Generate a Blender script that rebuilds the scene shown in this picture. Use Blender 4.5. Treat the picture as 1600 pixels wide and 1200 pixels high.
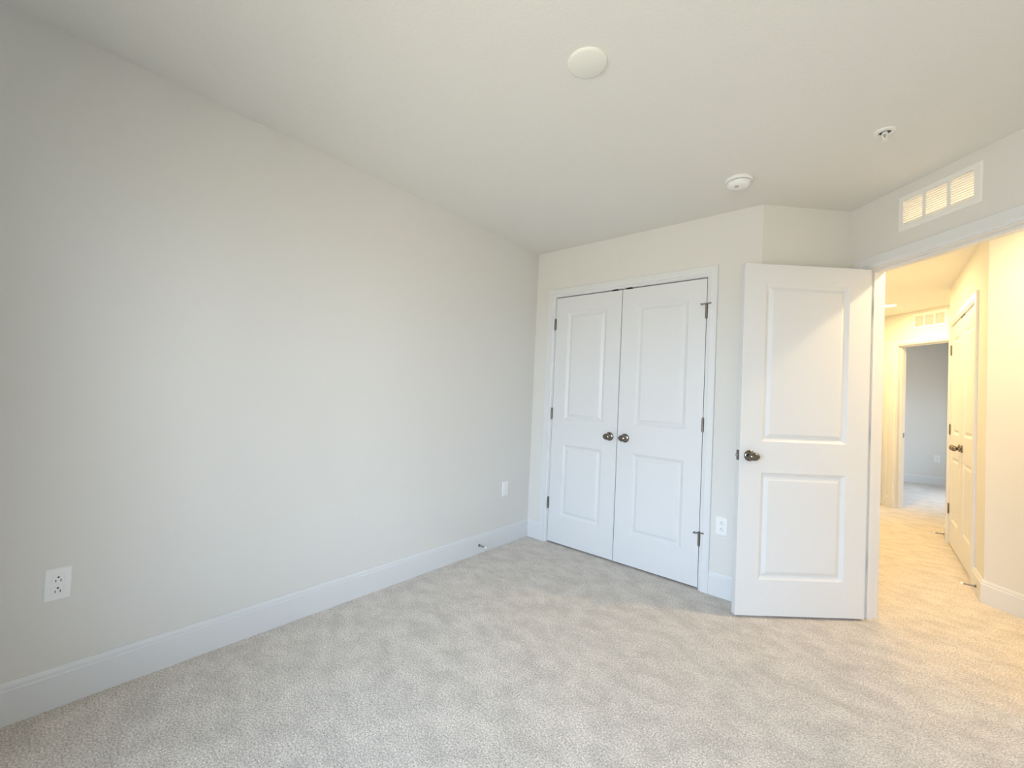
import bpy, bmesh, math, random
from mathutils import Vector, Matrix

# ------------------------------------------------------------------ clear
for o in list(bpy.data.objects):
    bpy.data.objects.remove(o, do_unlink=True)
scene = bpy.context.scene
COL = scene.collection
R = math.radians

# ------------------------------------------------------------------ camera
FPX = 658.81
cd = bpy.data.cameras.new('camera')
cd.sensor_fit = 'HORIZONTAL'
cd.sensor_width = 36.0
cd.lens = FPX * 36.0 / 1600.0
cd.clip_start = 0.02
cam = bpy.data.objects.new('camera', cd)
COL.objects.link(cam)
fw = Vector((-0.64795104, 0.76126609, 0.02516736))
rt = Vector((0.76147046, 0.64663873, 0.04495665))
up = Vector((-0.01794978, -0.04829391, 0.99867187))
M = Matrix((rt, up, -fw)).transposed().to_4x4()
M.translation = Vector((2.25226, -2.93557, 1.21364))
cam.matrix_world = M
scene.camera = cam

# ------------------------------------------------------------------ key numbers (metres)
H = 2.4566                       # ceiling
L = 1.7286                       # closet wall length
OX, OY = 2.13809, 0.40952        # where the return wall meets the door wall
S2 = math.sqrt(0.5)
YF = -3.88                       # window wall behind the camera
XR = 2.951                       # right wall
TH = 0.115                       # wall thickness
ZHEAD = 2.049                    # clear height of door openings


def DW(a, h):                    # a along the door wall, h beyond it into the hall
    return (OX + (a + h) * S2, OY + (h - a) * S2)


# ------------------------------------------------------------------ colour management, world, window daylight
vs = scene.view_settings
vs.view_transform = 'Standard'
vs.look = 'None'
vs.gamma = 1.0
vs.use_curve_mapping = False
vs.exposure = 0.0
scene.display_settings.display_device = 'sRGB'
scene.cycles.use_denoising = True
scene.cycles.max_bounces = 14
scene.cycles.diffuse_bounces = 10
scene.cycles.transparent_max_bounces = 12
scene.cycles.sample_clamp_indirect = 6.0
scene.cycles.caustics_reflective = False
scene.cycles.caustics_refractive = False

SKY = 15.4
world = bpy.data.worlds.new('overcast_sky')
scene.world = world
world.use_nodes = True
nt = world.node_tree
nt.nodes.clear()
w_out = nt.nodes.new('ShaderNodeOutputWorld')
w_bg = nt.nodes.new('ShaderNodeBackground')
w_ramp = nt.nodes.new('ShaderNodeValToRGB')
w_sep = nt.nodes.new('ShaderNodeSeparateXYZ')
w_tc = nt.nodes.new('ShaderNodeTexCoord')
w_map = nt.nodes.new('ShaderNodeMapRange')
w_map.inputs['From Min'].default_value = -1.0
w_map.inputs['From Max'].default_value = 1.0
nt.links.new(w_tc.outputs['Generated'], w_sep.inputs[0])
nt.links.new(w_sep.outputs['Z'], w_map.inputs['Value'])
nt.links.new(w_map.outputs[0], w_ramp.inputs[0])
nt.links.new(w_ramp.outputs[0], w_bg.inputs['Color'])
nt.links.new(w_bg.outputs[0], w_out.inputs[0])
w_bg.inputs['Strength'].default_value = SKY
cr = w_ramp.color_ramp
cr.elements[0].position = 0.0
cr.elements[0].color = (0.40, 0.37, 0.30, 1)
cr.elements[1].position = 1.0
cr.elements[1].color = (0.56, 0.78, 1.04, 1)
e = cr.elements.new(0.49)
e.color = (0.55, 0.52, 0.44, 1)
e = cr.elements.new(0.515)
e.color = (0.76, 0.90, 1.06, 1)

# windows of the place: (centre, rotation about z, width, height)
WIN1 = dict(u0=0.15, u1=1.95, z0=0.32, z1=2.15)     # on the wall behind the camera, local u from the right corner
WIN2 = dict(u0=0.90, u1=2.40, z0=0.35, z1=1.85)     # far bedroom, right-hand wall


def area(name, loc, rotm, sx, sy, portal=False, energy=0, color=(1, 1, 1), shape='RECTANGLE'):
    ld = bpy.data.lights.new(name, 'AREA')
    ld.shape = shape
    ld.size = sx
    if shape in ('RECTANGLE', 'ELLIPSE'):
        ld.size_y = sy
    ld.energy = energy
    ld.color = color
    if portal:
        ld.cycles.is_portal = True
    o = bpy.data.objects.new(name, ld)
    COL.objects.link(o)
    o.matrix_world = Matrix.Translation(loc) @ rotm
    return o


# portal of the bedroom window (faces +y into the room)
area('window_portal', (XR - (WIN1['u0'] + WIN1['u1']) / 2, YF - 0.10, (WIN1['z0'] + WIN1['z1']) / 2),
     Matrix.Rotation(R(90), 4, 'X'), WIN1['u1'] - WIN1['u0'], WIN1['z1'] - WIN1['z0'], portal=True)
# portal of the far bedroom window (faces -x into that room)
FRX, FRY = 4.40, 7.26
area('window_portal', (FRX + 0.10, FRY - (WIN2['u0'] + WIN2['u1']) / 2, (WIN2['z0'] + WIN2['z1']) / 2),
     Matrix.Rotation(R(90), 4, 'Z') @ Matrix.Rotation(R(90), 4, 'X'), WIN2['u1'] - WIN2['u0'], WIN2['z1'] - WIN2['z0'], portal=True)

HALL_LAMP = 24.0
HALL_COL = (1.0, 0.72, 0.40)


# ------------------------------------------------------------------ materials
def new_mat(name):
    m = bpy.data.materials.new(name)
    m.use_nodes = True
    n = m.node_tree
    b = n.nodes['Principled BSDF']
    return m, n, b


def paint(name, col, rough, bump=0.0, scale=180.0, spec=0.5, var=0.0):
    m, n, b = new_mat(name)
    b.inputs['Base Color'].default_value = (*col, 1)
    b.inputs['Roughness'].default_value = rough
    b.inputs['Specular IOR Level'].default_value = spec
    tc = n.nodes.new('ShaderNodeTexCoord')
    nz = n.nodes.new('ShaderNodeTexNoise')
    nz.inputs['Scale'].default_value = scale
    nz.inputs['Detail'].default_value = 3
    n.links.new(tc.outputs['Object'], nz.inputs['Vector'])
    if bump:
        bp = n.nodes.new('ShaderNodeBump')
        bp.inputs['Strength'].default_value = bump
        bp.inputs['Distance'].default_value = 0.002
        n.links.new(nz.outputs['Fac'], bp.inputs['Height'])
        n.links.new(bp.outputs[0], b.inputs['Normal'])
    if var:
        mx = n.nodes.new('ShaderNodeMixRGB')
        mx.inputs[1].default_value = (*[c * (1 - var) for c in col], 1)
        mx.inputs[2].default_value = (*[min(1, c * (1 + var)) for c in col], 1)
        n.links.new(nz.outputs['Fac'], mx.inputs[0])
        n.links.new(mx.outputs[0], b.inputs['Base Color'])
    return m


M_WALL = paint('greige wall paint', (0.70, 0.695, 0.672), 0.75, 0.12, 160, 0.3, 0.02)
M_CEIL = paint('flat ceiling paint', (0.755, 0.75, 0.72), 0.9, 0.25, 110, 0.2, 0.03)
M_TRIM = paint('white semi gloss trim paint', (0.70, 0.715, 0.735), 0.36, 0.02, 60, 0.5)
M_DOOR = paint('white door paint', (0.70, 0.715, 0.735), 0.42, 0.03, 220, 0.5)
M_PLASTIC = paint('white plastic', (0.82, 0.83, 0.83), 0.35, 0.0, 50, 0.5)
M_METALW = paint('white enamelled metal', (0.80, 0.80, 0.78), 0.4, 0.0, 50, 0.5)
M_DARK = paint('dark slot', (0.012, 0.012, 0.014), 0.6)
M_RUBBER = paint('white rubber', (0.85, 0.85, 0.84), 0.6)
M_GREY = paint('grey vent mesh', (0.10, 0.10, 0.105), 0.7)
M_RED = paint('clear grey bulb', (0.30, 0.26, 0.22), 0.2)


def metal(name, col, rough):
    m, n, b = new_mat(name)
    b.inputs['Base Color'].default_value = (*col, 1)
    b.inputs['Metallic'].default_value = 1.0
    tc = n.nodes.new('ShaderNodeTexCoord')
    nz = n.nodes.new('ShaderNodeTexNoise')
    nz.inputs['Scale'].default_value = 300
    mr = n.nodes.new('ShaderNodeMapRange')
    mr.inputs['To Min'].default_value = rough * 0.8
    mr.inputs['To Max'].default_value = rough * 1.2
    n.links.new(tc.outputs['Object'], nz.inputs['Vector'])
    n.links.new(nz.outputs['Fac'], mr.inputs['Value'])
    n.links.new(mr.outputs[0], b.inputs['Roughness'])
    return m


M_NICKEL = metal('satin nickel', (0.215, 0.195, 0.165), 0.17)
M_HINGE = metal('aged nickel hinge', (0.22, 0.20, 0.18), 0.42)
M_STEEL = metal('spring steel', (0.42, 0.43, 0.45), 0.3)

m, n, b = new_mat('warm lamp lens')
b.inputs['Base Color'].default_value = (0.9, 0.85, 0.7, 1)
b.inputs['Emission Color'].default_value = (1.0, 0.80, 0.50, 1)
b.inputs['Emission Strength'].default_value = 14.0
M_LENS = m

# window glass that lets the daylight through
m = bpy.data.materials.new('window glass')
m.use_nodes = True
n = m.node_tree
n.nodes.clear()
go = n.nodes.new('ShaderNodeOutputMaterial')
gt = n.nodes.new('ShaderNodeBsdfTransparent')
gg = n.nodes.new('ShaderNodeBsdfGlossy')
gg.inputs['Roughness'].default_value = 0.02
gf = n.nodes.new('ShaderNodeFresnel')
gf.inputs['IOR'].default_value = 1.3
gm = n.nodes.new('ShaderNodeMixShader')
n.links.new(gf.outputs[0], gm.inputs[0])
n.links.new(gt.outputs[0], gm.inputs[1])
n.links.new(gg.outputs[0], gm.inputs[2])
n.links.new(gm.outputs[0], go.inputs[0])
M_GLASS = m


def carpet():
    m, n, b = new_mat('cut pile carpet')
    b.inputs['Roughness'].default_value = 0.95
    b.inputs['Specular IOR Level'].default_value = 0.1
    b.inputs['Sheen Weight'].default_value = 0.25
    b.inputs['Sheen Roughness'].default_value = 0.5
    tc = n.nodes.new('ShaderNodeTexCoord')
    # tuft speckle
    n1 = n.nodes.new('ShaderNodeTexNoise')
    n1.inputs['Scale'].default_value = 150
    n1.inputs['Detail'].default_value = 5
    n1.inputs['Roughness'].default_value = 0.7
    n.links.new(tc.outputs['Object'], n1.inputs['Vector'])
    r1 = n.nodes.new('ShaderNodeValToRGB')
    r1.color_ramp.elements[0].position = 0.36
    r1.color_ramp.elements[0].color = (0.345, 0.31, 0.27, 1)
    r1.color_ramp.elements[1].position = 0.65
    r1.color_ramp.elements[1].color = (0.90, 0.825, 0.755, 1)
    n.links.new(n1.outputs['Fac'], r1.inputs[0])
    # brushed nap patches, foot and vacuum marks
    mp = n.nodes.new('ShaderNodeMapping')
    mp.inputs['Rotation'].default_value = (0, 0, R(35))
    mp.inputs['Scale'].default_value = (1.0, 1.35, 1.0)
    n.links.new(tc.outputs['Object'], mp.inputs['Vector'])
    n2 = n.nodes.new('ShaderNodeTexNoise')
    n2.inputs['Scale'].default_value = 7.5
    n2.inputs['Detail'].default_value = 6
    n2.inputs['Roughness'].default_value = 0.68
    n2.inputs['Distortion'].default_value = 0.25
    n.links.new(mp.outputs[0], n2.inputs['Vector'])
    r2 = n.nodes.new('ShaderNodeMapRange')
    r2.inputs['From Min'].default_value = 0.36
    r2.inputs['From Max'].default_value = 0.62
    r2.inputs['To Min'].default_value = 0.86
    r2.inputs['To Max'].default_value = 1.10
    n.links.new(n2.outputs['Fac'], r2.inputs['Value'])
    mx = n.nodes.new('ShaderNodeMixRGB')
    mx.blend_type = 'MULTIPLY'
    mx.inputs[0].default_value = 1.0
    n.links.new(r1.outputs[0], mx.inputs[1])
    n.links.new(r2.outputs[0], mx.inputs[2])
    n.links.new(mx.outputs[0], b.inputs['Base Color'])
    # pile relief
    n3 = n.nodes.new('ShaderNodeTexNoise')
    n3.inputs['Scale'].default_value = 190
    n3.inputs['Detail'].default_value = 4
    n.links.new(tc.outputs['Object'], n3.inputs['Vector'])
    bp = n.nodes.new('ShaderNodeBump')
    bp.inputs['Strength'].default_value = 0.75
    bp.inputs['Distance'].default_value = 0.006
    n.links.new(n3.outputs['Fac'], bp.inputs['Height'])
    n.links.new(bp.outputs[0], b.inputs['Normal'])
    return m


M_CARPET = carpet()


# ------------------------------------------------------------------ mesh helpers
def bx(bm, x0, x1, y0, y1, z0, z1):
    v = [bm.verts.new(p) for p in ((x0, y0, z0), (x1, y0, z0), (x1, y1, z0), (x0, y1, z0),
                                   (x0, y0, z1), (x1, y0, z1), (x1, y1, z1), (x0, y1, z1))]
    for f in ((0, 3, 2, 1), (4, 5, 6, 7), (0, 1, 5, 4), (1, 2, 6, 5), (2, 3, 7, 6), (3, 0, 4, 7)):
        bm.faces.new([v[i] for i in f])


def lathe(bm, prof, M4=None, seg=32, sx=1.0, sz=1.0):
    """prof: (radius, distance along axis); axis is local z unless M4 turns it."""
    M4 = M4 or Matrix.Identity(4)
    rings = []
    for r, d in prof:
        if r < 1e-6:
            rings.append([bm.verts.new(M4 @ Vector((0, 0, d)))])
        else:
            rings.append([bm.verts.new(M4 @ Vector((r * sx * math.cos(2 * math.pi * i / seg),
                                                    r * sz * math.sin(2 * math.pi * i / seg), d))) for i in range(seg)])
    for a, c in zip(rings, rings[1:]):
        for i in range(seg):
            j = (i + 1) % seg
            if len(a) == 1 and len(c) == 1:
                continue
            if len(a) == 1:
                bm.faces.new((a[0], c[j], c[i]))
            elif len(c) == 1:
                bm.faces.new((a[i], a[j], c[0]))
            else:
                bm.faces.new((a[i], a[j], c[j], c[i]))


def tube(bm, p0, p1, r, seg=12):
    p0, p1 = Vector(p0), Vector(p1)
    d = p1 - p0
    M4 = Matrix.Translation(p0) @ d.to_track_quat('Z', 'Y').to_matrix().to_4x4()
    lathe(bm, [(0, 0), (r, 0), (r, d.length), (0, d.length)], M4, seg)


OUT = Matrix.Rotation(R(90), 4, 'X')      # lathe axis -> local -Y (out of the wall)


def at(x, y, z):
    return Matrix.Translation((x, y, z))


def mesh_obj(name, bm, mat, parent=None, loc=(0, 0, 0), rz=0.0, smooth=False, bevel=0.0, keep_sharp=35):
    bmesh.ops.remove_doubles(bm, verts=bm.verts, dist=1e-6)
    bmesh.ops.recalc_face_normals(bm, faces=bm.faces)
    if bevel:
        ed = [ed for ed in bm.edges if len(ed.link_faces) == 2 and ed.calc_face_angle(0) > R(50)]
        bmesh.ops.bevel(bm, geom=ed, offset=bevel, segments=2, profile=0.5, affect='EDGES', clamp_overlap=True)
    me = bpy.data.meshes.new(name)
    bm.to_mesh(me)
    bm.free()
    me.materials.append(mat)
    if smooth:
        for p in me.polygons:
            p.use_smooth = True
        if keep_sharp:
            me.set_sharp_from_angle(angle=R(keep_sharp))
    o = bpy.data.objects.new(name, me)
    COL.objects.link(o)
    o.location = loc
    o.rotation_euler = (0, 0, rz)
    if parent:
        o.parent = parent
    return o


def tag(o, label=None, cat=None, group=None, kind=None):
    if label:
        o['label'] = label
    if cat:
        o['category'] = cat
    if group:
        o['group'] = group
    if kind:
        o['kind'] = kind
    return o


def empty(name, loc, rz, label, cat, group=None, kind=None):
    o = bpy.data.objects.new(name, None)
    COL.objects.link(o)
    o.empty_display_size = 0.05
    o.location = loc
    o.rotation_euler = (0, 0, rz)
    return tag(o, label, cat, group, kind)


def wall(name, org, deg, u0, u1, label, openings=(), th=TH):
    """Wall slab in its own frame: +X along it, -Y towards the viewer's side, openings as (u0,u1,z0,z1)."""
    bm = bmesh.new()
    us = sorted({u0, u1} | {o[0] for o in openings} | {o[1] for o in openings})
    for a, c in zip(us, us[1:]):
        zs = [0.0]
        for o in sorted([o for o in openings if o[0] <= a + 1e-6 and o[1] >= c - 1e-6], key=lambda o: o[2]):
            zs += [o[2], o[3]]
        zs.append(H)
        for z0, z1 in zip(zs[::2], zs[1::2]):
            if z1 - z0 > 1e-4:
                bx(bm, a, c, 0, th, z0, z1)
    o = mesh_obj(name, bm, M_WALL, None, (org[0], org[1], 0), R(deg))
    return tag(o, label, 'wall', kind='structure')


BASE_PROF = [(0, 0), (0.014, 0), (0.014, 0.117), (0.0105, 0.1205), (0.0105, 0.131), (0.005, 0.144), (0, 0.144)]


def baseboard(name, org, deg, pieces, label):
    """pieces: (u0,u1, slant0, slant1): slant shifts the end per unit of thickness (mitres)."""
    bm = bmesh.new()
    for u0, u1, s0, s1 in pieces:
        A = [bm.verts.new((u0 + s0 * t, -t, z)) for t, z in BASE_PROF]
        C = [bm.verts.new((u1 + s1 * t, -t, z)) for t, z in BASE_PROF]
        k = len(A)
        for i in range(k):
            bm.faces.new((A[i], A[(i + 1) % k], C[(i + 1) % k], C[i]))
        bm.faces.new(A[::-1])
        bm.faces.new(C)
    o = mesh_obj(name, bm, M_TRIM, None, (org[0], org[1], 0), R(deg))
    return tag(o, label, 'baseboard', kind='structure')


def casing(name, org, deg, ui0, ui1, uo0, uo1, zi, zo, label):
    """U-shaped mitred casing round an opening. i = inner edge, o = outer edge."""
    prof = [(0, 0.0), (0, 0.008), (0.08, 0.0105), (0.20, 0.0105), (0.26, 0.016), (0.95, 0.016), (1.0, 0.013), (1.0, 0.0)]
    bm = bmesh.new()
    rings = []
    for corner in range(4):
        ring = []
        for t, d in prof:
            ul = ui0 + (uo0 - ui0) * t
            ur = ui1 + (uo1 - ui1) * t
            z = zi + (zo - zi) * t
            p = ((ul, -d, 0), (ul, -d, z), (ur, -d, z), (ur, -d, 0))[corner]
            ring.append(bm.verts.new(p))
        rings.append(ring)
    for A, C in zip(rings, rings[1:]):
        k = len(A)
        for i in range(k):
            bm.faces.new((A[i], A[(i + 1) % k], C[(i + 1) % k], C[i]))
    bm.faces.new(rings[0])
    bm.faces.new(rings[-1][::-1])
    o = mesh_obj(name, bm, M_TRIM, None, (org[0], org[1], 0), R(deg))
    return tag(o, label, 'door casing', kind='structure')


def jamb(name, org, deg, c0, c1, label, stop=(0.037, 0.072), zc=ZHEAD, th=TH, jt=0.019, strike=None):
    """Lining of a door opening with its stop; c0..c1 clear opening."""
    bm = bmesh.new()
    bx(bm, c0 - jt, c0, 0, th, 0, zc + jt)
    bx(bm, c1, c1 + jt, 0, th, 0, zc + jt)
    bx(bm, c0, c1, 0, th, zc, zc + jt)
    if stop:
        y0, y1 = stop
        bx(bm, c0, c0 + 0.011, y0, y1, 0, zc)
        bx(bm, c1 - 0.011, c1, y0, y1, 0, zc)
        bx(bm, c0 + 0.011, c1 - 0.011, y0, y1, zc - 0.011, zc)
    o = mesh_obj(name, bm, M_TRIM, None, (org[0], org[1], 0), R(deg))
    tag(o, label, 'door jamb', kind='structure')
    if strike is not None:
        bm = bmesh.new()
        bx(bm, c0, c0 + 0.0015, strike[0], strike[1], 0.89, 0.95)
        mesh_obj('strike_plate', bm, M_HINGE, o)
    return o


PAN = [(0.0, 0.0), (0.003, 0.0022), (0.019, 0.0120), (0.024, 0.0125), (0.044, 0.0030), (0.048, 0.0026)]


def slab_bm(w, th, z0, z1, px0, px1, pz):
    """Two-panel moulded slab: x 0..w, y 0 (front) .. th (back)."""
    bm = bmesh.new()
    xs = [0, px0, px1, w]
    zs = [z0, pz[0][0], pz[0][1], pz[1][0], pz[1][1], z1]
    for y, sgn in ((0.0, 1), (th, -1)):
        for i in range(3):
            for j in range(5):
                a, c, d, f = xs[i], xs[i + 1], zs[j], zs[j + 1]
                if i == 1 and j in (1, 3):
                    prev = None
                    for off, dep in PAN:
                        ring = [bm.verts.new((x, y + sgn * dep, z)) for x, z in
                                ((a + off, d + off), (c - off, d + off), (c - off, f - off), (a + off, f - off))]
                        if prev:
                            for k in range(4):
                                bm.faces.new((prev[k], prev[(k + 1) % 4], ring[(k + 1) % 4], ring[k]))
                        prev = ring
                    bm.faces.new(prev)
                else:
                    bm.faces.new([bm.verts.new((x, y, z)) for x, z in ((a, d), (c, d), (c, f), (a, f))])
    for i in range(3):
        for z in (z0, z1):
            bm.faces.new([bm.verts.new(p) for p in ((xs[i], 0, z), (xs[i + 1], 0, z), (xs[i + 1], th, z), (xs[i], th, z))])
    for j in range(5):
        for x in (0, w):
            bm.faces.new([bm.verts.new(p) for p in ((x, 0, zs[j]), (x, 0, zs[j + 1]), (x, th, zs[j + 1]), (x, th, zs[j]))])
    return bm


def knob(parent, x, y, z, sgn=-1):
    """Egg knob with rosette; sgn -1 sticks out to -Y."""
    T = at(x, y, z) @ (OUT if sgn < 0 else Matrix.Rotation(R(-90), 4, 'X'))
    bm = bmesh.new()
    lathe(bm, [(0, 0), (0.0325, 0), (0.0325, 0.003), (0.031, 0.006), (0.026, 0.009), (0.016, 0.0115), (0.0125, 0.013), (0, 0.013)], T, 36)
    ro = mesh_obj('knob_rosette', bm, M_NICKEL, parent, smooth=True)
    bm = bmesh.new()
    prof = [(0.0, 0.011), (0.0105, 0.011), (0.0095, 0.018), (0.0095, 0.024), (0.013, 0.028), (0.020, 0.032), (0.026, 0.038),
            (0.0285, 0.045), (0.0275, 0.052), (0.0235, 0.058), (0.0165, 0.0625), (0.008, 0.0645), (0.0, 0.065)]
    lathe(bm, prof, T, 36, 1.12, 0.84)
    k = mesh_obj('door_knob', bm, M_NICKEL, parent, smooth=True, keep_sharp=60)
    k['label'] = 'satin nickel egg shaped knob'
    return k


def hinge(parent, x, y, z, leaf_side=0):
    """Knuckle at x,y with slim visible leaf edges, 89 mm tall, centred on z."""
    bm = bmesh.new()
    h2 = 0.0445
    tube(bm, (x, y, z - h2), (x, y, z + h2), 0.0058, 14)
    for s in (-1, 1):
        lathe(bm, [(0, h2), (0.0046, h2), (0.0046, h2 + 0.003), (0.0025, h2 + 0.0055), (0, h2 + 0.006)],
              at(x, y, z) @ (Matrix.Identity(4) if s > 0 else Matrix.Rotation(R(180), 4, 'X')), 12)
    bx(bm, x - 0.010 + leaf_side * 0.003, x + 0.010 + leaf_side * 0.003, y + 0.004, y + 0.0065, z - h2, z + h2)
    o = mesh_obj('hinge', bm, M_HINGE, parent, smooth=True)
    return o


def pin_stop(parent, x, y, z, tilt):
    """Hinge-pin door stop: a short threaded bar with two pads at right angles to the pin."""
    bm = bmesh.new()
    T = at(x, y, z)
    lathe(bm, [(0, -0.004), (0.009, -0.004), (0.009, 0.004), (0, 0.004)], T, 16)
    tube(bm, (x - 0.030, y - 0.004, z - tilt), (x + 0.026, y - 0.004, z + tilt), 0.0042, 10)
    o = mesh_obj('hinge_pin_stop', bm, M_HINGE, parent, smooth=True)
    o['label'] = 'small metal hinge pin door stop'
    bm = bmesh.new()
    for sx, dz in ((-0.031, -tilt), (0.027, tilt)):
        tube(bm, (x + sx, y - 0.010, z + dz), (x + sx, y + 0.006, z + dz), 0.0055, 12)
    mesh_obj('stop_pad', bm, M_HINGE, o, smooth=True)
    return o


ZD0, ZD1 = 0.0140, 2.0425


def closet_leaf(name, org, deg, u0, u1, hinge_left, label, pins):
    o = empty(name, (org[0], org[1], 0), R(deg), label, 'door', kind='structure')
    w = u1 - u0
    st = (0.117, 0.122) if hinge_left else (0.121, 0.113)
    bm = slab_bm(w, 0.035, ZD0, ZD1, st[0], w - st[1], ((0.237, 0.822), (1.030, 1.917)))
    s = mesh_obj('door_panel', bm, M_DOOR, o, (u0, 0, 0))
    ku = u1 - 0.060 if hinge_left else u0 + 0.060
    knob(o, ku, 0.0, 0.930)
    hu = u0 - 0.003 if hinge_left else u1 + 0.003
    for i, z in enumerate((1.822, 1.071, 0.328)):
        hg = hinge(o, hu, -0.006, z, -1 if hinge_left else 0)
        if pins and i != 1:
            pin_stop(o, hu, -0.009, z + (0.050 if i == 0 else 0.040), 0.001 if i == 0 else 0.004)
    # ball catch in the head gap near the meeting edge
    bm = bmesh.new()
    cu = u1 - 0.060 if hinge_left else u0 + 0.048
    bx(bm, cu - 0.022, cu + 0.022, -0.003, 0.030, ZD1 - 0.001, ZD1 + 0.0095)
    c = mesh_obj('ball_catch', bm, M_DARK, o)
    c['label'] = 'dark catch on the top edge of the door'
    return o


# ------------------------------------------------------------------ setting: floor and ceiling
bm = bmesh.new()
bx(bm, -0.2, 5.0, YF - 0.2, 7.6, -0.10, 0.0)
tag(mesh_obj('floor', bm, M_CARPET), 'beige cut pile carpet running through bedroom and hall', 'carpet', kind='structure')
# ------------------------------------------------------------------ vent positions (local frames of their walls)
V1 = (0.304, 0.697, 2.207, 2.402)
V2 = (-2.322, -1.929, 2.235, 2.423)

bm = bmesh.new()
bx(bm, -0.2, 5.0, YF - 0.2, 7.6, H, H + 0.1)
tag(mesh_obj('ceiling', bm, M_CEIL), 'flat pale greige painted ceiling', 'ceiling', kind='structure')

# ------------------------------------------------------------------ setting: walls
O45 = (OX, OY)
wall('wall_left', (0, 0), 90, YF - TH, 0.85, 'long plain greige wall on the left')
wall('wall_back', (0, 0), 0, 0, L, 'greige wall around the double closet doors', [(0.188, 1.441, 0, 2.070)])
wall('wall_corner', (L, 0), 45, 0, 0.60, 'short angled greige wall behind the open door')
RO = 0.019
D0, D1 = 0.123, 0.889
wall('wall_right', O45, -45, -0.52, 1.20, 'angled greige wall above the bedroom doorway with the transfer grille',
     [(D0 - RO, D1 + RO, 0, ZHEAD + RO), (V1[0] + 0.028, V1[1] - 0.028, V1[2] + 0.028, V1[3] - 0.028)])
wall('wall_side', (XR, -0.404), -90, -0.05, -0.3 - YF, 'greige side wall to the right of the camera')
wall('wall_front', (XR, YF), 180, -0.1, XR + 0.1, 'greige window wall behind the camera',
     [(WIN1['u0'], WIN1['u1'], WIN1['z0'], WIN1['z1'])])
wall('wall_closet', (0, 0.72), 0, 0, 1.86, 'back wall inside the bedroom closet')
HX = 2.837
wall('wall_hall_left', (1.90, 0), 90, 0.70, 5.15, 'left wall of the hallway')
HC0, HC1 = 3.371 - 2.822, 3.371 - 1.606         # hall closet leaves in the wall's own frame
wall('wall_hall_right', (HX, 3.371), -90, 0.341, 3.371 - 1.217, 'hallway wall around the hall closet doors',
     [(HC0 - 0.026, HC1 + 0.026, 0, 2.070)])
wall('wall_hall_near', (HX, 1.217), -45, 0, 1.36, 'bright hallway wall facing the bedroom doorway')
wall('wall_hall_end', DW(1.2, 1.18), -135, 0, 1.25, 'short end wall of the hallway beside the bedroom doorway')
wall('wall_hall_turn', DW(-1.359, 3.135), -135, 0, 0.788, 'short angled hallway wall next to the far doorway')
HF = 3.02
F0, F1 = -2.495, -1.733
wall('wall_hall_far', DW(0, HF), -45, -4.25, 0.25, 'hallway wall around the far bedroom doorway',
     [(F0 - RO, F1 + RO, 0, ZHEAD + RO), (-3.345, -2.651, 0, ZHEAD + RO), (V2[0] + 0.028, V2[1] - 0.028, V2[2] + 0.028, V2[3] - 0.028)])
wall('wall_far_back', (0, FRY), 0, 1.2, 4.6, 'pale grey back wall of the far bedroom')
wall('wall_far_left', (1.40, 0), 90, 4.7, 7.4, 'left wall of the far bedroom')
wall('wall_far_right', (FRX, FRY), -90, -0.1, 4.9, 'window wall of the far bedroom',
     [(WIN2['u0'], WIN2['u1'], WIN2['z0'], WIN2['z1'])])
# closet carcass behind the hall closet doors
bm = bmesh.new()
bx(bm, HX + TH, 3.55, 1.44, 1.52, 0, H)
bx(bm, HX + TH, 3.55, 2.90, 2.98, 0, H)
bx(bm, 3.47, 3.55, 1.52, 2.90, 0, H)
tag(mesh_obj('wall_hall_closet', bm, M_WALL), 'inside walls of the hall closet', 'wall', kind='structure')

# ------------------------------------------------------------------ baseboards
T45 = math.tan(R(22.5))
baseboard('baseboard_left', (0, 0), 90, [(YF, 0, 0, -1)], 'white baseboard along the long left wall')
baseboard('baseboard_back', (0, 0), 0, [(0, 0.133, 1, 0)], 'short white baseboard between left corner and closet casing')
baseboard('baseboard_back', (0, 0), 0, [(1.483, L, 0, T45)], 'short white baseboard between closet casing and open door')
baseboard('baseboard_corner', (L, 0), 45, [(0, 0.579, -T45, -1)], 'white baseboard on the angled wall behind the open door')
baseboard('baseboard_right', O45, -45, [(0.954, 1.15, 0, -T45)], 'white baseboard right of the bedroom doorway')
baseboard('baseboard_side', (XR, -0.404), -90, [(0, -0.404 - YF, T45, -1)], 'white baseboard along the side wall')
baseboard('baseboard_hall_right', (HX, 3.371), -90, [(0.341, HC0 - 0.077, -T45, 0)], 'white baseboard beyond the hall closet doors')
baseboard('baseboard_hall_right', (HX, 3.371), -90, [(HC1 + 0.077, 2.154, 0, T45)], 'tiny white baseboard between hall closet casing and wall corner')
baseboard('baseboard_hall_near', (HX, 1.217), -45, [(0, 1.28, -T45, -1)], 'white baseboard on the hallway wall facing the bedroom doorway')
baseboard('baseboard_hall_far', DW(0, HF), -45, [(-2.607, -2.566, 0, 0)], 'sliver of baseboard left of the far doorway casing')
baseboard('baseboard_hall_left', (1.90, 0), 90, [(0.83, 4.90, 0, 0)], 'white baseboard along the left hallway wall')
baseboard('baseboard_far_back', (0, FRY), 0, [(1.4, 4.4, 0, 0)], 'white baseboard along the far bedroom wall')

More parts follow.
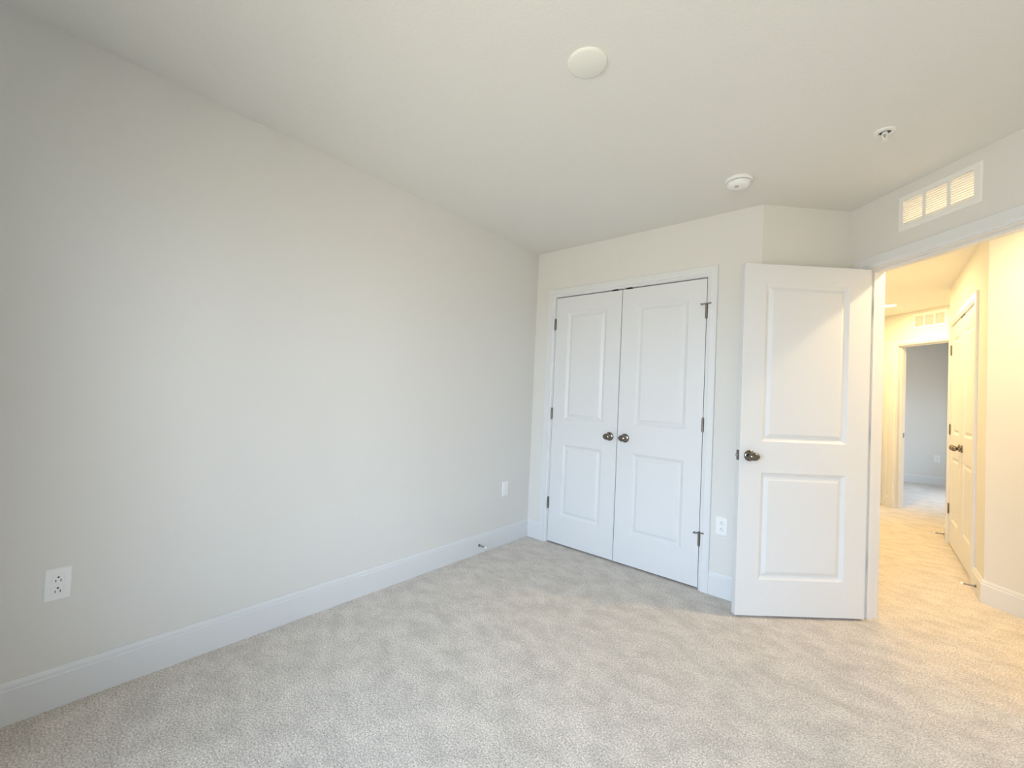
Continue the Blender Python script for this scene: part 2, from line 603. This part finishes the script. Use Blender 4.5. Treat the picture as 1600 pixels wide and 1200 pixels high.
# ------------------------------------------------------------------ door frames
casing('trim_1', (0, 0), 0, 0.201, 1.426, 0.133, 1.483, 2.056, 2.121, 'flat white casing around the bedroom closet doors')
jamb('trim_2', (0, 0), 0, 0.211, 1.418, 'white lining of the bedroom closet opening', stop=(0.037, 0.06), zc=2.0515)
casing('trim_3', O45, -45, D0 - 0.006, D1 + 0.006, D0 - 0.0725, D1 + 0.0725, ZHEAD + 0.006, 2.121, 'white casing over the bedroom doorway on the room side')
jamb('trim_4', O45, -45, D0, D1, 'white jamb of the bedroom doorway beside the open door')
casing('trim_5', DW(0, TH), 135, -D1 - 0.006, -D0 + 0.006, -D1 - 0.0725, -D0 + 0.0725, ZHEAD + 0.006, 2.121, 'white casing of the bedroom doorway on the hall side')
casing('trim_6', (HX, 3.371), -90, HC0 - 0.012, HC1 + 0.012, HC0 - 0.077, HC1 + 0.077, 2.056, 2.121, 'white casing around the hall closet doors')
jamb('trim_7', (HX, 3.371), -90, HC0 - 0.005, HC1 + 0.005, 'white lining of the hall closet opening', stop=(0.037, 0.06), zc=2.0515)
FARO = DW(0, HF)
casing('trim_8', FARO, -45, F0 - 0.006, F1 + 0.006, F0 - 0.0725, F1 + 0.0725, ZHEAD + 0.006, 2.121, 'white casing around the far bedroom doorway')
jamb('trim_9', FARO, -45, F0, F1, 'white jamb of the far bedroom doorway with dark strike plate', stop=(0.043, 0.078), strike=(0.082, 0.108))
casing('trim_10', FARO, -45, -3.326 - 0.006, -2.670 + 0.006, -3.35, -2.607, ZHEAD + 0.006, 2.121, 'sliver of white casing at the left end of the far hallway wall')
jamb('trim_11', FARO, -45, -3.326, -2.670, 'white jamb of the hidden hallway door', stop=(0.037, 0.072))

# ------------------------------------------------------------------ doors
closet_leaf('door_1', (0, 0), 0, 0.2150, 0.8085, True, 'left leaf of the white double closet doors by the left wall', False)
closet_leaf('door_2', (0, 0), 0, 0.8140, 1.4140, False, 'right leaf of the white double closet doors, with two hinge pin stops', True)
closet_leaf('door_4', (HX, 3.371), -90, HC0, HC0 + 0.605, True, 'farther leaf of the hall closet doors in warm light', False)
closet_leaf('door_5', (HX, 3.371), -90, HC0 + 0.610, HC1, False, 'nearer leaf of the hall closet doors, beside the bright hallway wall', False)

# open bedroom door, local x runs from hinge to latch edge, y=0 is the face turned to the camera
BA = 180 - 138.1194 + 180        # rotation of the door's own x axis
d3 = empty('door_3', (2.2469, 0.2894, 0), R(-138.1194), 'open white two panel bedroom door standing ajar into the room', 'door', kind='structure')
# with x along the door (towards the latch edge) the camera-side face has normal +Y, so the slab lies at y = -0.035..0
BW = 0.757
bm = slab_bm(BW, 0.035, ZD0, ZD1, 0.129, 0.628, ((0.218, 0.830), (1.009, 1.935)))
for v in bm.verts:
    v.co.y -= 0.035
mesh_obj('door_panel', bm, M_DOOR, d3)
knob(d3, 0.699, 0.0, 0.924, +1)
knob(d3, 0.699, -0.035, 0.924, -1)
bm = bmesh.new()
bx(bm, BW, BW + 0.0015, -0.030, -0.005, 0.895, 0.953)
lp = mesh_obj('latch_plate', bm, M_HINGE, d3)
bm = bmesh.new()
lathe(bm, [(0, 0), (0.008, 0), (0.008, 0.008), (0.006, 0.012), (0, 0.012)],
      at(BW + 0.001, -0.0175, 0.924) @ Matrix.Rotation(R(90), 4, 'Y'), 16)
mesh_obj('latch_bolt', bm, M_STEEL, lp, smooth=True)
for z in (1.822, 1.071, 0.328):
    bm = bmesh.new()
    bx(bm, -0.0016, 0.0, -0.034, -0.003, z - 0.0445, z + 0.0445)      # leaf on the door edge
    tube(bm, (-0.004, -0.0405, z - 0.0445), (-0.004, -0.0405, z + 0.0445), 0.0058, 12)
    bx(bm, -0.006, -0.0005, -0.0405, -0.034, z - 0.0445, z + 0.0445)
    mesh_obj('hinge', bm, M_HINGE, d3, smooth=True)

# closed door of the hallway's left end, almost hidden by the jamb
d6 = empty('door_6', (FARO[0], FARO[1], 0), R(-45), 'closed hallway door almost hidden left of the far doorway', 'door', kind='structure')
bm = slab_bm(0.650, 0.035, ZD0, ZD1, 0.11, 0.54, ((0.218, 0.830), (1.009, 1.935)))
mesh_obj('door_panel', bm, M_DOOR, d6, (-3.323, 0, 0))
knob(d6, -3.323 + 0.06, 0.0, 0.924)


# ------------------------------------------------------------------ windows (daylight sources, behind the camera and in the far bedroom)
def window(name, org, deg, W, label):
    u0, u1, z0, z1 = W['u0'], W['u1'], W['z0'], W['z1']
    o = empty(name, (org[0], org[1], 0), R(deg), label, 'window', kind='structure')
    bm = bmesh.new()
    f = 0.045
    um = (u0 + u1) / 2
    for a, c in ((u0, um), (um, u1)):
        bx(bm, a, a + f, 0.045, 0.09, z0, z1)
        bx(bm, c - f, c, 0.045, 0.09, z0, z1)
        bx(bm, a + f, c - f, 0.045, 0.09, z0, z0 + f)
        bx(bm, a + f, c - f, 0.045, 0.09, z1 - f, z1)
        bx(bm, a + f, c - f, 0.045, 0.08, (z0 + z1) / 2 - 0.02, (z0 + z1) / 2 + 0.02)
    mesh_obj('window_frame', bm, M_TRIM, o)
    for a, c in ((u0, um), (um, u1)):
        bm = bmesh.new()
        bx(bm, a + f - 0.003, c - f + 0.003, 0.062, 0.066, z0 + f - 0.003, z1 - f + 0.003)
        mesh_obj('window_pane', bm, M_GLASS, o)
    bm = bmesh.new()
    bx(bm, u0 - 0.04, u1 + 0.04, -0.03, 0.045, z0 - 0.022, z0)
    mesh_obj('window_sill', bm, M_TRIM, o)


window('window_1', (XR, YF), 180, WIN1, 'white double hung window behind the camera')
window('window_2', (FRX, FRY), -90, WIN2, 'white double hung window of the far bedroom')


# ------------------------------------------------------------------ outlets
def outlet(name, org, deg, u, z, label, group, kind='duplex'):
    o = empty(name, (org[0] + u * math.cos(R(deg)), org[1] + u * math.sin(R(deg)), z), R(deg), label, 'electrical outlet', group)
    bm = bmesh.new()
    w, h = 0.0355, 0.0585
    # plate with a soft sloped rim
    prof = [(0.0, 0.0), (0.0, 0.0025), (0.004, 0.0058), (0.017, 0.0062)]
    prev = None
    for off, d in prof:
        ring = [bm.verts.new((sx * (w - off), -d, sz * (h - off))) for sx, sz in ((-1, -1), (1, -1), (1, 1), (-1, 1))]
        if prev:
            for k in range(4):
                bm.faces.new((prev[k], prev[(k + 1) % 4], ring[(k + 1) % 4], ring[k]))
        else:
            bm.faces.new(ring)
        prev = ring
    bm.faces.new(prev)
    mesh_obj('cover_plate', bm, M_PLASTIC, o)
    if kind == 'blank':
        bm = bmesh.new()
        bx(bm, -0.0165, 0.0165, -0.0078, -0.005, -0.0335, 0.0335)
        mesh_obj('insert', bm, M_PLASTIC, o, bevel=0.001)
        return o
    for s in (-1, 1):
        cz = s * 0.0195
        bm = bmesh.new()
        bx(bm, -0.0165, 0.0165, -0.0080, -0.005, cz - 0.0145, cz + 0.0145)
        rc = mesh_obj('receptacle', bm, M_PLASTIC, o, bevel=0.0012)
        bm = bmesh.new()
        for sx, hh in ((-1, 0.0040), (1, 0.0048)):
            bx(bm, sx * 0.0064 - 0.0012, sx * 0.0064 + 0.0012, -0.0084, -0.0070, cz - 0.0045 - hh, cz - 0.0045 + hh)
        lathe(bm, [(0, 0), (0.0030, 0), (0.0030, 0.0014), (0, 0.0014)], at(0, -0.0070, cz + 0.0075) @ OUT, 12)
        sl = mesh_obj('socket_slots', bm, M_DARK, rc)
        sl['label'] = 'dark slots and round earth hole'
    bm = bmesh.new()
    lathe(bm, [(0, 0), (0.0028, 0), (0.0022, 0.0012), (0, 0.0014)], at(0, -0.0061, 0) @ OUT, 12)
    mesh_obj('screw', bm, M_PLASTIC, o, smooth=True)
    return o


outlet('wall_outlet', (0, 0), 90, -2.800, 0.447, 'white duplex outlet on the left wall near the camera', 'white wall outlets')
outlet('wall_outlet', (0, 0), 90, -0.318, 0.447, 'white wall plate on the left wall near the closet corner', 'white wall outlets', 'blank')
outlet('wall_outlet', (0, 0), 0, 1.549, 0.441, 'white duplex outlet between the closet casing and the open door', 'white wall outlets')
outlet('wall_outlet', (0, FRY), 0, 3.135, 0.445, 'small white outlet on the far bedroom wall seen through the hall', 'white wall outlets')


# ------------------------------------------------------------------ transfer grilles over the doors
def grille(name, org, deg, V, label, th=TH):
    u0, u1, z0, z1 = V
    o = empty(name, (org[0] + (u0 + u1) / 2 * math.cos(R(deg)), org[1] + (u0 + u1) / 2 * math.sin(R(deg)), z0), R(deg), label, 'vent grille', 'white vent grilles over doorways')
    w, h = u1 - u0, z1 - z0
    fr = 0.031
    bar = 0.016
    bm = bmesh.new()
    d = 0.006
    prof = [(0.0, 0.0), (0.0, 0.002), (0.006, d), (fr - 0.001, d), (fr, d - 0.002), (fr, -0.004)]
    prev = None
    for off, y in prof:
        ring = [bm.verts.new((sx * (w / 2 - off), -y, h / 2 + sz * (h / 2 - off))) for sx, sz in ((-1, -1), (1, -1), (1, 1), (-1, 1))]
        if prev:
            for k in range(4):
                bm.faces.new((prev[k], prev[(k + 1) % 4], ring[(k + 1) % 4], ring[k]))
        prev = ring
    mesh_obj('grille_frame', bm, M_METALW, o)
    iw = w - 2 * fr
    cell = (iw - 2 * bar) / 3
    for k in (0, 1):
        x = -iw / 2 + cell * (k + 1) + bar * k
        bm = bmesh.new()
        bx(bm, x, x + bar, -d + 0.001, 0.004, fr, h - fr)
        mesh_obj('grille_bar', bm, M_METALW, o)
    ns = 11
    pitch = (h - 2 * fr) / ns
    for k in range(3):
        x0 = -iw / 2 + k * (cell + bar)
        bm = bmesh.new()
        for i in range(ns):
            z = fr + pitch * (i + 0.5)
            # louvre: front edge high, back edge low
            a = [(-0.0045, z + pitch * 0.22), (0.009, z - pitch * 0.30), (0.009, z - pitch * 0.30 + 0.0016), (-0.0045, z + pitch * 0.22 + 0.0016)]
            bx(bm, x0, x0 + cell, -0.0055, -0.0045, z + pitch * 0.10, z + pitch * 0.34)      # rolled front lip
            A = [bm.verts.new((x0, y, zz)) for y, zz in a]
            C = [bm.verts.new((x0 + cell, y, zz)) for y, zz in a]
            for q in range(4):
                bm.faces.new((A[q], A[(q + 1) % 4], C[(q + 1) % 4], C[q]))
            bm.faces.new(A[::-1])
            bm.faces.new(C)
        mesh_obj('louvres', bm, M_METALW, o)
    return o


grille('vent_grille', O45, -45, V1, 'white louvred grille above the bedroom doorway, glowing with hall light')
grille('vent_grille', FARO, -45, V2, 'white louvred grille above the far doorway at the hallway end')


# ------------------------------------------------------------------ ceiling fixtures
DOWN = Matrix.Rotation(R(180), 4, 'X')
o = empty('ceiling_disc', (1.430, -1.620, H), 0, 'plain round white flush disc on the bedroom ceiling', 'ceiling fixture')
bm = bmesh.new()
lathe(bm, [(0, 0), (0.0735, 0), (0.0735, 0.003), (0.071, 0.0065), (0.064, 0.009), (0.0, 0.0105)], DOWN, 64)
mesh_obj('cover', bm, paint('matt white cover', (0.80, 0.80, 0.74), 0.5), o, smooth=True)

o = empty('smoke_detector', (1.676, -0.405, H), R(20), 'round white smoke detector on the ceiling before the closet', 'smoke detector')
bm = bmesh.new()
lathe(bm, [(0, 0), (0.066, 0), (0.069, 0.004), (0.069, 0.013), (0.066, 0.017), (0.056, 0.018), (0, 0.018)], DOWN, 48)
mesh_obj('base', bm, M_PLASTIC, o, smooth=True)
bm = bmesh.new()
lathe(bm, [(0, 0.017), (0.055, 0.017), (0.055, 0.0225), (0, 0.0225)], DOWN, 48)
vr = mesh_obj('vent_ring', bm, M_GREY, o, smooth=True)
vr['label'] = 'dark sensing slot between base and cap'
bm = bmesh.new()
lathe(bm, [(0, 0.021), (0.059, 0.021), (0.0595, 0.024), (0.057, 0.031), (0.050, 0.041), (0.040, 0.046), (0.0, 0.049)], DOWN, 48)
cp = mesh_obj('cap', bm, M_PLASTIC, o, smooth=True)
for i in range(12):
    a = 2 * math.pi * i / 12
    bm = bmesh.new()
    bx(bm, 0.0565, 0.0605, -0.0012, 0.0012, -0.030, -0.020)
    bmesh.ops.transform(bm, matrix=Matrix.Rotation(a, 4, 'Z'), verts=bm.verts)
    mesh_obj('vent_rib', bm, M_PLASTIC, cp)
bm = bmesh.new()
lathe(bm, [(0, 0.0475), (0.011, 0.0475), (0.010, 0.0505), (0, 0.051)], at(-0.012, -0.022, 0.0015) @ DOWN, 20)
mesh_obj('test_button', bm, paint('pale grey button', (0.45, 0.43, 0.38), 0.5), o, smooth=True)

o = empty('fire_sprinkler', (2.280, -0.488, H), R(25), 'small white pendent fire sprinkler on the ceiling near the doorway', 'sprinkler')
bm = bmesh.new()
lathe(bm, [(0.021, 0.0015), (0.023, 0.007), (0.030, 0.008), (0.039, 0.0055), (0.041, 0.002), (0.041, 0.0), (0.021, 0.0)], DOWN, 40)
mesh_obj('escutcheon', bm, M_METALW, o, smooth=True)
bm = bmesh.new()
lathe(bm, [(0.0, 0.0005), (0.0225, 0.0005), (0.0225, 0.002), (0.0, 0.002)], DOWN, 32)
mesh_obj('recess_cup', bm, M_GREY, o)
bm = bmesh.new()
lathe(bm, [(0, 0.0), (0.010, 0.0), (0.010, 0.010), (0.007, 0.012), (0, 0.012)], DOWN, 20)
for s in (-1, 1):
    tube(bm, (s * 0.010, 0, -0.008), (s * 0.010, 0, -0.020), 0.0022, 8)
    tube(bm, (s * 0.010, 0, -0.020), (0, 0, -0.034), 0.0022, 8)
lathe(bm, [(0, 0.032), (0.005, 0.032), (0.005, 0.038), (0, 0.038)], DOWN, 16)
mesh_obj('sprinkler_frame', bm, M_METALW, o, smooth=True)
bm = bmesh.new()
tube(bm, (0, 0, -0.012), (0, 0, -0.032), 0.0016, 8)
mesh_obj('glass_bulb', bm, M_RED, o, smooth=True)
bm = bmesh.new()
lathe(bm, [(0, 0.038), (0.013, 0.038), (0.013, 0.0395), (0, 0.0395)], DOWN, 24)
mesh_obj('deflector', bm, M_METALW, o)


def downlight(name, x, y, label, power, col):
    o = empty(name, (x, y, H), 0, label, 'ceiling light', 'warm recessed hall lights')
    bm = bmesh.new()
    lathe(bm, [(0.062, 0.0), (0.062, 0.004), (0.066, 0.007), (0.078, 0.006), (0.083, 0.002), (0.083, 0.0)], DOWN, 48)
    mesh_obj('trim_ring', bm, M_METALW, o, smooth=True)
    bm = bmesh.new()
    lathe(bm, [(0, 0.0), (0.062, 0.0), (0.062, 0.003), (0, 0.0045)], DOWN, 48)
    mesh_obj('lamp_lens', bm, M_LENS, o, smooth=True)
    ld = area('hall_lamp_light', (x, y, H - 0.010), Matrix.Identity(4), 0.12, 0.12, False, power, col, 'DISK')
    return o


lx, ly = DW(0.505, 0.585)
downlight('recessed_light', lx, ly, 'recessed ceiling light just outside the bedroom doorway', HALL_LAMP, HALL_COL)
lx, ly = DW(-2.10, 2.474)
downlight('recessed_light', lx, ly, 'glowing recessed ceiling light at the far end of the hall', HALL_LAMP * 1.15, (1.0, 0.69, 0.29))
downlight('recessed_light', 2.13, 2.12, 'unseen recessed light added halfway along the hall, facing the hall closet', HALL_LAMP * 0.95, (1.0, 0.70, 0.32))  # lamp out of view, added to brighten the hall and its closet wall


# ------------------------------------------------------------------ spring door stops
def door_stop(name, org, deg, u, z, yb, label, length=0.075):
    """Screwed to a baseboard at u along the wall frame; sticks out to -Y."""
    c, s = math.cos(R(deg)), math.sin(R(deg))
    o = empty(name, (org[0] + u * c + yb * s, org[1] + u * s - yb * c, z), R(deg), label, 'door stop', 'spring door stops')
    bm = bmesh.new()
    lathe(bm, [(0, 0), (0.0105, 0), (0.0105, 0.002), (0.007, 0.006), (0.0065, 0.011), (0, 0.011)], OUT, 16)
    mesh_obj('stop_base', bm, M_HINGE, o, smooth=True)
    bm = bmesh.new()
    turns, seg = 14, 10
    n = turns * seg
    pts = []
    for i in range(n + 1):
        a = 2 * math.pi * i / seg
        t = i / n
        r = 0.0052 - 0.0008 * t
        pts.append(Vector((r * math.cos(a), -0.009 - t * (length - 0.022), r * math.sin(a))))
    prev = None
    for i, p in enumerate(pts):
        q = pts[min(i + 1, n)] - pts[max(i - 1, 0)]
        Q = q.to_track_quat('Z', 'Y')
        ring = [bm.verts.new(p + Q @ Vector((0.0016 * math.cos(k * math.pi / 2), 0.0016 * math.sin(k * math.pi / 2), 0))) for k in range(4)]
        if prev:
            for k in range(4):
                bm.faces.new((prev[k], prev[(k + 1) % 4], ring[(k + 1) % 4], ring[k]))
        prev = ring
    mesh_obj('spring', bm, M_STEEL, o, smooth=True, keep_sharp=0)
    bm = bmesh.new()
    lathe(bm, [(0, length - 0.014), (0.0072, length - 0.014), (0.0085, length - 0.010), (0.0085, length - 0.002), (0.006, length), (0, length)], OUT, 16)
    t = mesh_obj('rubber_tip', bm, M_RUBBER, o, smooth=True)
    t['label'] = 'white rubber tip'
    return o


door_stop('door_stop', (0, 0), 90, -0.605, 0.062, 0.014, 'spring door stop on the long left baseboard near the closet')
door_stop('door_stop', (HX, 3.371), -90, 3.371 - 1.36, 0.052, 0.014, 'spring door stop beside the nearer hall closet door')
door_stop('door_stop', (HX, 3.371), -90, 3.371 - 2.985, 0.045, 0.014, 'small spring door stop beyond the hall closet near the far doorway')
